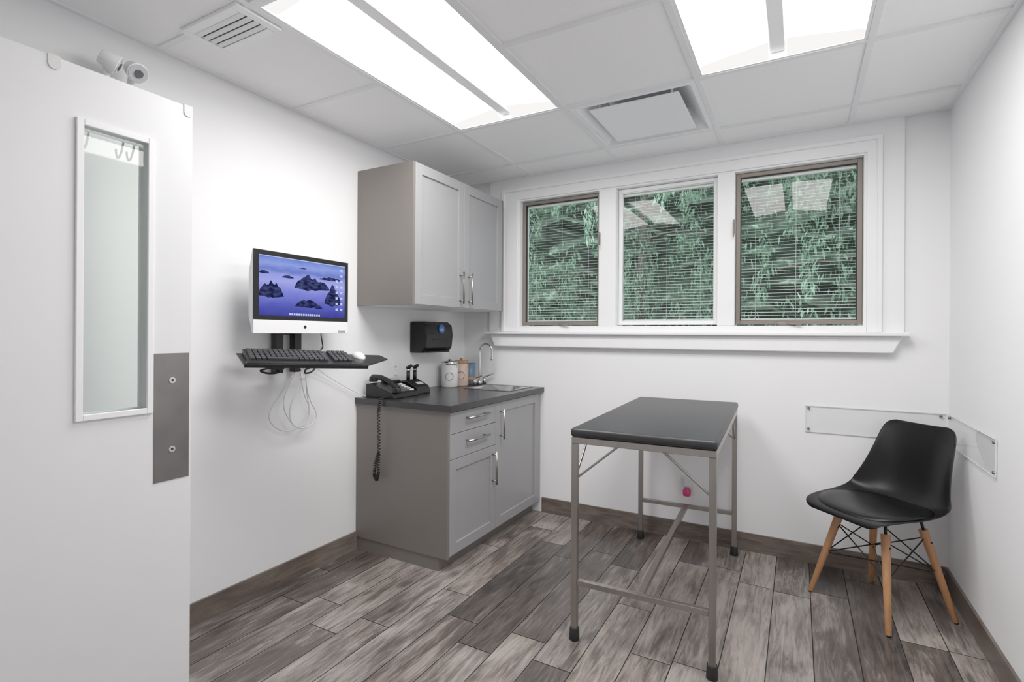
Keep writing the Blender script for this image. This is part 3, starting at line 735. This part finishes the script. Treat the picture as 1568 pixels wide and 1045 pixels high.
box('arm_bracket',-.04,.04,.06,.20,-.03,-.0065,M['black'],kt,.003)

# cables under the tray
cb=empty('cable_bundle')
dY,dZ=.07,.03
def wsp(pts,r,m,name):tube(name,[(a,b+dY,c+dZ) for a,b,c in pts],r,m,cb,True,10)
wsp([(.05,1.62,1.06),(.05,1.60,.98),(.04,1.50,.86),(.03,1.46,.78),(.03,1.55,.70),(.03,1.68,.72),(.04,1.70,.80),(.05,1.64,.90),(.06,1.62,1.04)],.0028,M['wire'],'loop_1')
wsp([(.05,1.66,1.06),(.05,1.66,.96),(.03,1.70,.84),(.03,1.76,.76),(.03,1.70,.70),(.03,1.60,.72),(.03,1.58,.82),(.05,1.63,.92),(.05,1.66,1.03)],.0028,M['wire'],'loop_2')
wsp([(.05,1.64,1.06),(.04,1.58,.94),(.03,1.54,.84),(.02,1.60,.74),(.02,1.66,.70),(.02,1.72,.78),(.03,1.68,.88),(.05,1.66,1.02)],.0022,M['alu'],'loop_3')
wsp([(.10,1.44,1.05),(.10,1.43,1.02),(.08,1.38,1.01),(.08,1.45,.99),(.08,1.51,1.0),(.08,1.45,1.02),(.07,1.41,1.02),(.06,1.53,1.01)],.0045,M['black'],'black_bundle_1')
wsp([(.06,1.68,1.06),(.06,1.69,1.03),(.05,1.64,.98),(.05,1.70,.98),(.05,1.73,1.02),(.05,1.67,1.0)],.0045,M['black'],'black_bundle_2')
tube('phone_line',[(.05,1.73,1.08),(.03,1.84,1.01),(.02,1.97,.94),(.02,2.09,.88),(.05,2.135,.856)],.0022,M['wire'],cb)
tube('power_cord',[(.12,1.76,1.22),(.06,1.82,1.17),(.05,1.84,1.13),(.05,1.78,1.10),(.05,1.70,1.11)],.003,M['black'],cb)

# ---------------------------------------------------------------- desk phone
ph=empty('desk_phone')
CZ=.8482
prism('base',[(.035,CZ),(.035,CZ+.075),(.07,CZ+.08),(.235,CZ+.028),(.24,CZ)],'y',2.15,2.365,M['black'],ph,.005)
sl_=math.atan2(.052,.165)
def onph(x,y,h):return Vector((x,y,CZ+.08-(x-.07)*math.tan(sl_)+h))
rbox('display_hood',onph(.085,2.30,.008),(.05,.11,.018),(0,sl_,0),M['black'],ph,.004)
rbox('display',onph(.088,2.30,.0185),(.034,.09,.002),(0,sl_,0),M['lcd'],ph)
bm=bmesh.new()
for i in range(5):
    for j in range(4):
        p=onph(.128+i*.021,2.245+j*.019,.002)
        bmesh.ops.create_cube(bm,size=1,matrix=Matrix.Translation(p)@Matrix.Rotation(sl_,4,'Y')@Matrix.Diagonal((.013,.013,.006,1)))
me=bpy.data.meshes.new('keypad');bm.to_mesh(me);bm.free();finish(me,'keypad',mat('phone_key',(92,92,95),.5),ph,.001)
bm=bmesh.new()
for i in range(5):
    p=onph(.128+i*.021,2.335,.002)
    bmesh.ops.create_cube(bm,size=1,matrix=Matrix.Translation(p)@Matrix.Rotation(sl_,4,'Y')@Matrix.Diagonal((.009,.03,.005,1)))
me=bpy.data.meshes.new('line_keys');bm.to_mesh(me);bm.free();finish(me,'line_keys',M['white'],ph,.001)
hy_=2.185
tube('handset_grip',[onph(.055,hy_,.028),onph(.10,hy_,.045),onph(.15,hy_,.048),onph(.20,hy_,.042),onph(.245,hy_,.028)],.015,M['black'],ph)
cyl('handset_ear',onph(.06,hy_,.004),onph(.06,hy_,.034),.026,M['black'],ph,.022,bevel=.004)
cyl('handset_mouth',onph(.235,hy_,.004),onph(.235,hy_,.034),.026,M['black'],ph,.022,bevel=.004)
pts=[]
base=[Vector((.20,2.145,.86)),Vector((.20,2.088,.856)),Vector((.20,2.078,.78)),Vector((.205,2.078,.66)),Vector((.205,2.078,.55)),Vector((.20,2.08,.46)),Vector((.185,2.083,.415)),Vector((.165,2.085,.44)),Vector((.172,2.083,.50)),Vector((.20,2.08,.57))]
def samp(t):
    n_=len(base)-1;k_=min(int(t*n_),n_-1);return base[k_].lerp(base[k_+1],t*n_-k_)
N_=620
for i in range(N_):
    t=i/(N_-1);p=samp(t);a=t*2*math.pi*62
    amp=.0075 if t>.14 else .003
    pts.append((p.x+math.cos(a)*amp,p.y+math.sin(a)*amp,p.z))
tube('coiled_cord',pts,.0026,M['black'],ph,False)

# ---------------------------------------------------------------- otoscope charging stand
os_=empty('otoscope_charging_stand')
prism('stand',[(.06,CZ),(.06,CZ+.075),(.12,CZ+.08),(.20,CZ+.045),(.215,CZ)],'y',2.395,2.515,M['black'],os_,.008)
for k,y in enumerate((2.425,2.485)):
    cyl('handle_%d'%k,(.11,y,CZ+.07),(.11,y,CZ+.135),.012,M['black'],os_,.011)
    cyl('collar_%d'%k,(.11,y,CZ+.135),(.11,y,CZ+.145),.013,M['chrome'],os_)
    cyl('head_%d'%k,(.105,y,CZ+.15),(.135,y,CZ+.168),.014,M['black'],os_,.009)
    cyl('neck_%d'%k,(.11,y,CZ+.145),(.11,y,CZ+.16),.008,M['chrome'],os_)
rbox('label',(.172,2.455,CZ+.0625),(.03,.05,.001),(0,math.atan2(.035,.08),0),M['alu'],os_)

# ---------------------------------------------------------------- paper towel dispenser
pt=empty('paper_towel_dispenser')
prism('body',[(0.001,1.085),(0.001,1.285),(.095,1.285),(.125,1.262),(.135,1.20),(.125,1.12),(.10,1.085)],'y',2.565,2.855,M['black'],pt,.010)
box('tear_slot',.105,.128,2.60,2.82,1.087,1.095,M['dark'],pt)
cyl('blue_label',(.127,2.725,1.238),(.1365,2.725,1.238),.029,M['blue'],pt)
boxes('label_text',[(.1366,.1370,2.708,2.742,1.236+d_,1.239+d_) for d_ in(-.008,0,.008)],M['ceramic'],pt)
box('lock_window',.131,.137,2.64,2.78,1.165,1.172,M['dark'],pt)
# ---------------------------------------------------------------- jars
def jar(x,y,r,h,m,lid):
    e=empty('lidded_canister')
    lathe('body',[(r*.92,0),(r,.006),(r,h*.82),(r*.95,h*.86)],(x,y,CZ),m,e)
    lathe('lid',[(r*.98,0),(r*1.02,.003),(r*1.02,.018),(r*.9,.024),(.012,.026),(.012,.036),(.004,.040)],(x,y,CZ+h*.86),lid,e)
    tube('wire_bail',[(x+r,y,CZ+h*.75),(x+r+.006,y,CZ+h*.85),(x+r+.002,y,CZ+h*.95)],.0018,M['chrome'],e)
    pts=[]
    for i in range(30):
        a=-1.0+.45*math.cos(i/29*2*math.pi)
        pts.append((x+math.cos(a)*(r+.001),y+math.sin(a)*(r+.001),CZ+h*.42+.026*math.sin(i/29*2*math.pi)))
    tube('oval_label',pts,.0022,M['cupblue'],e)
jar(.10,2.865,.056,.175,M['ceramic'],M['chrome'])
jar(.115,2.978,.050,.178,mat('canister_kraft',(205,178,158),.4,var=.15,scale=25),M['tan'])
cupe=empty('tumbler_cup')
lathe('cup',[(.028,0),(.036,.006),(.042,.15),(.038,.15),(.034,.01)],(.105,3.100,CZ),M['cupblue'],cupe)
lathe('cup_band',[(.0376,.0),(.0398,.035)],(.105,3.100,CZ+.02),M['tan'],cupe)

# ---------------------------------------------------------------- lights / world
w=bpy.data.worlds.new('world');scene.world=w;w.use_nodes=True
nt=w.node_tree;bg=nt.nodes['Background']
sky=nt.nodes.new('ShaderNodeTexSky');sky.sky_type='NISHITA'
sky.sun_disc=False;sky.sun_elevation=math.radians(50);sky.sun_rotation=math.radians(200)
hsv=nt.nodes.new('ShaderNodeHueSaturation');hsv.inputs['Saturation'].default_value=.5
nt.links.new(sky.outputs[0],hsv.inputs['Color']);nt.links.new(hsv.outputs[0],bg.inputs[0]);bg.inputs[1].default_value=.5
su=bpy.data.lights.new('sun','SUN');su.energy=3.5;su.angle=.05;so=bpy.data.objects.new('sun',su);COL.objects.link(so)
so.rotation_euler=Vector((.15,.45,-1)).to_track_quat('-Z','Y').to_euler()

# ---------------------------------------------------------------- camera
cd=bpy.data.cameras.new('camera');cam=bpy.data.objects.new('camera',cd);COL.objects.link(cam)
cd.sensor_width=36;cd.sensor_fit='HORIZONTAL';cd.lens=791.95/1568*36;cd.shift_y=-10.7/1568;cd.clip_start=.02
cam.matrix_world=Matrix.Translation((2.1642,0,1.2085))@Matrix.Rotation(.5053,4,'Z')@Matrix.Rotation(math.pi/2,4,'X')@Matrix.Rotation(.0056,4,'Z')
scene.camera=cam
print('done')
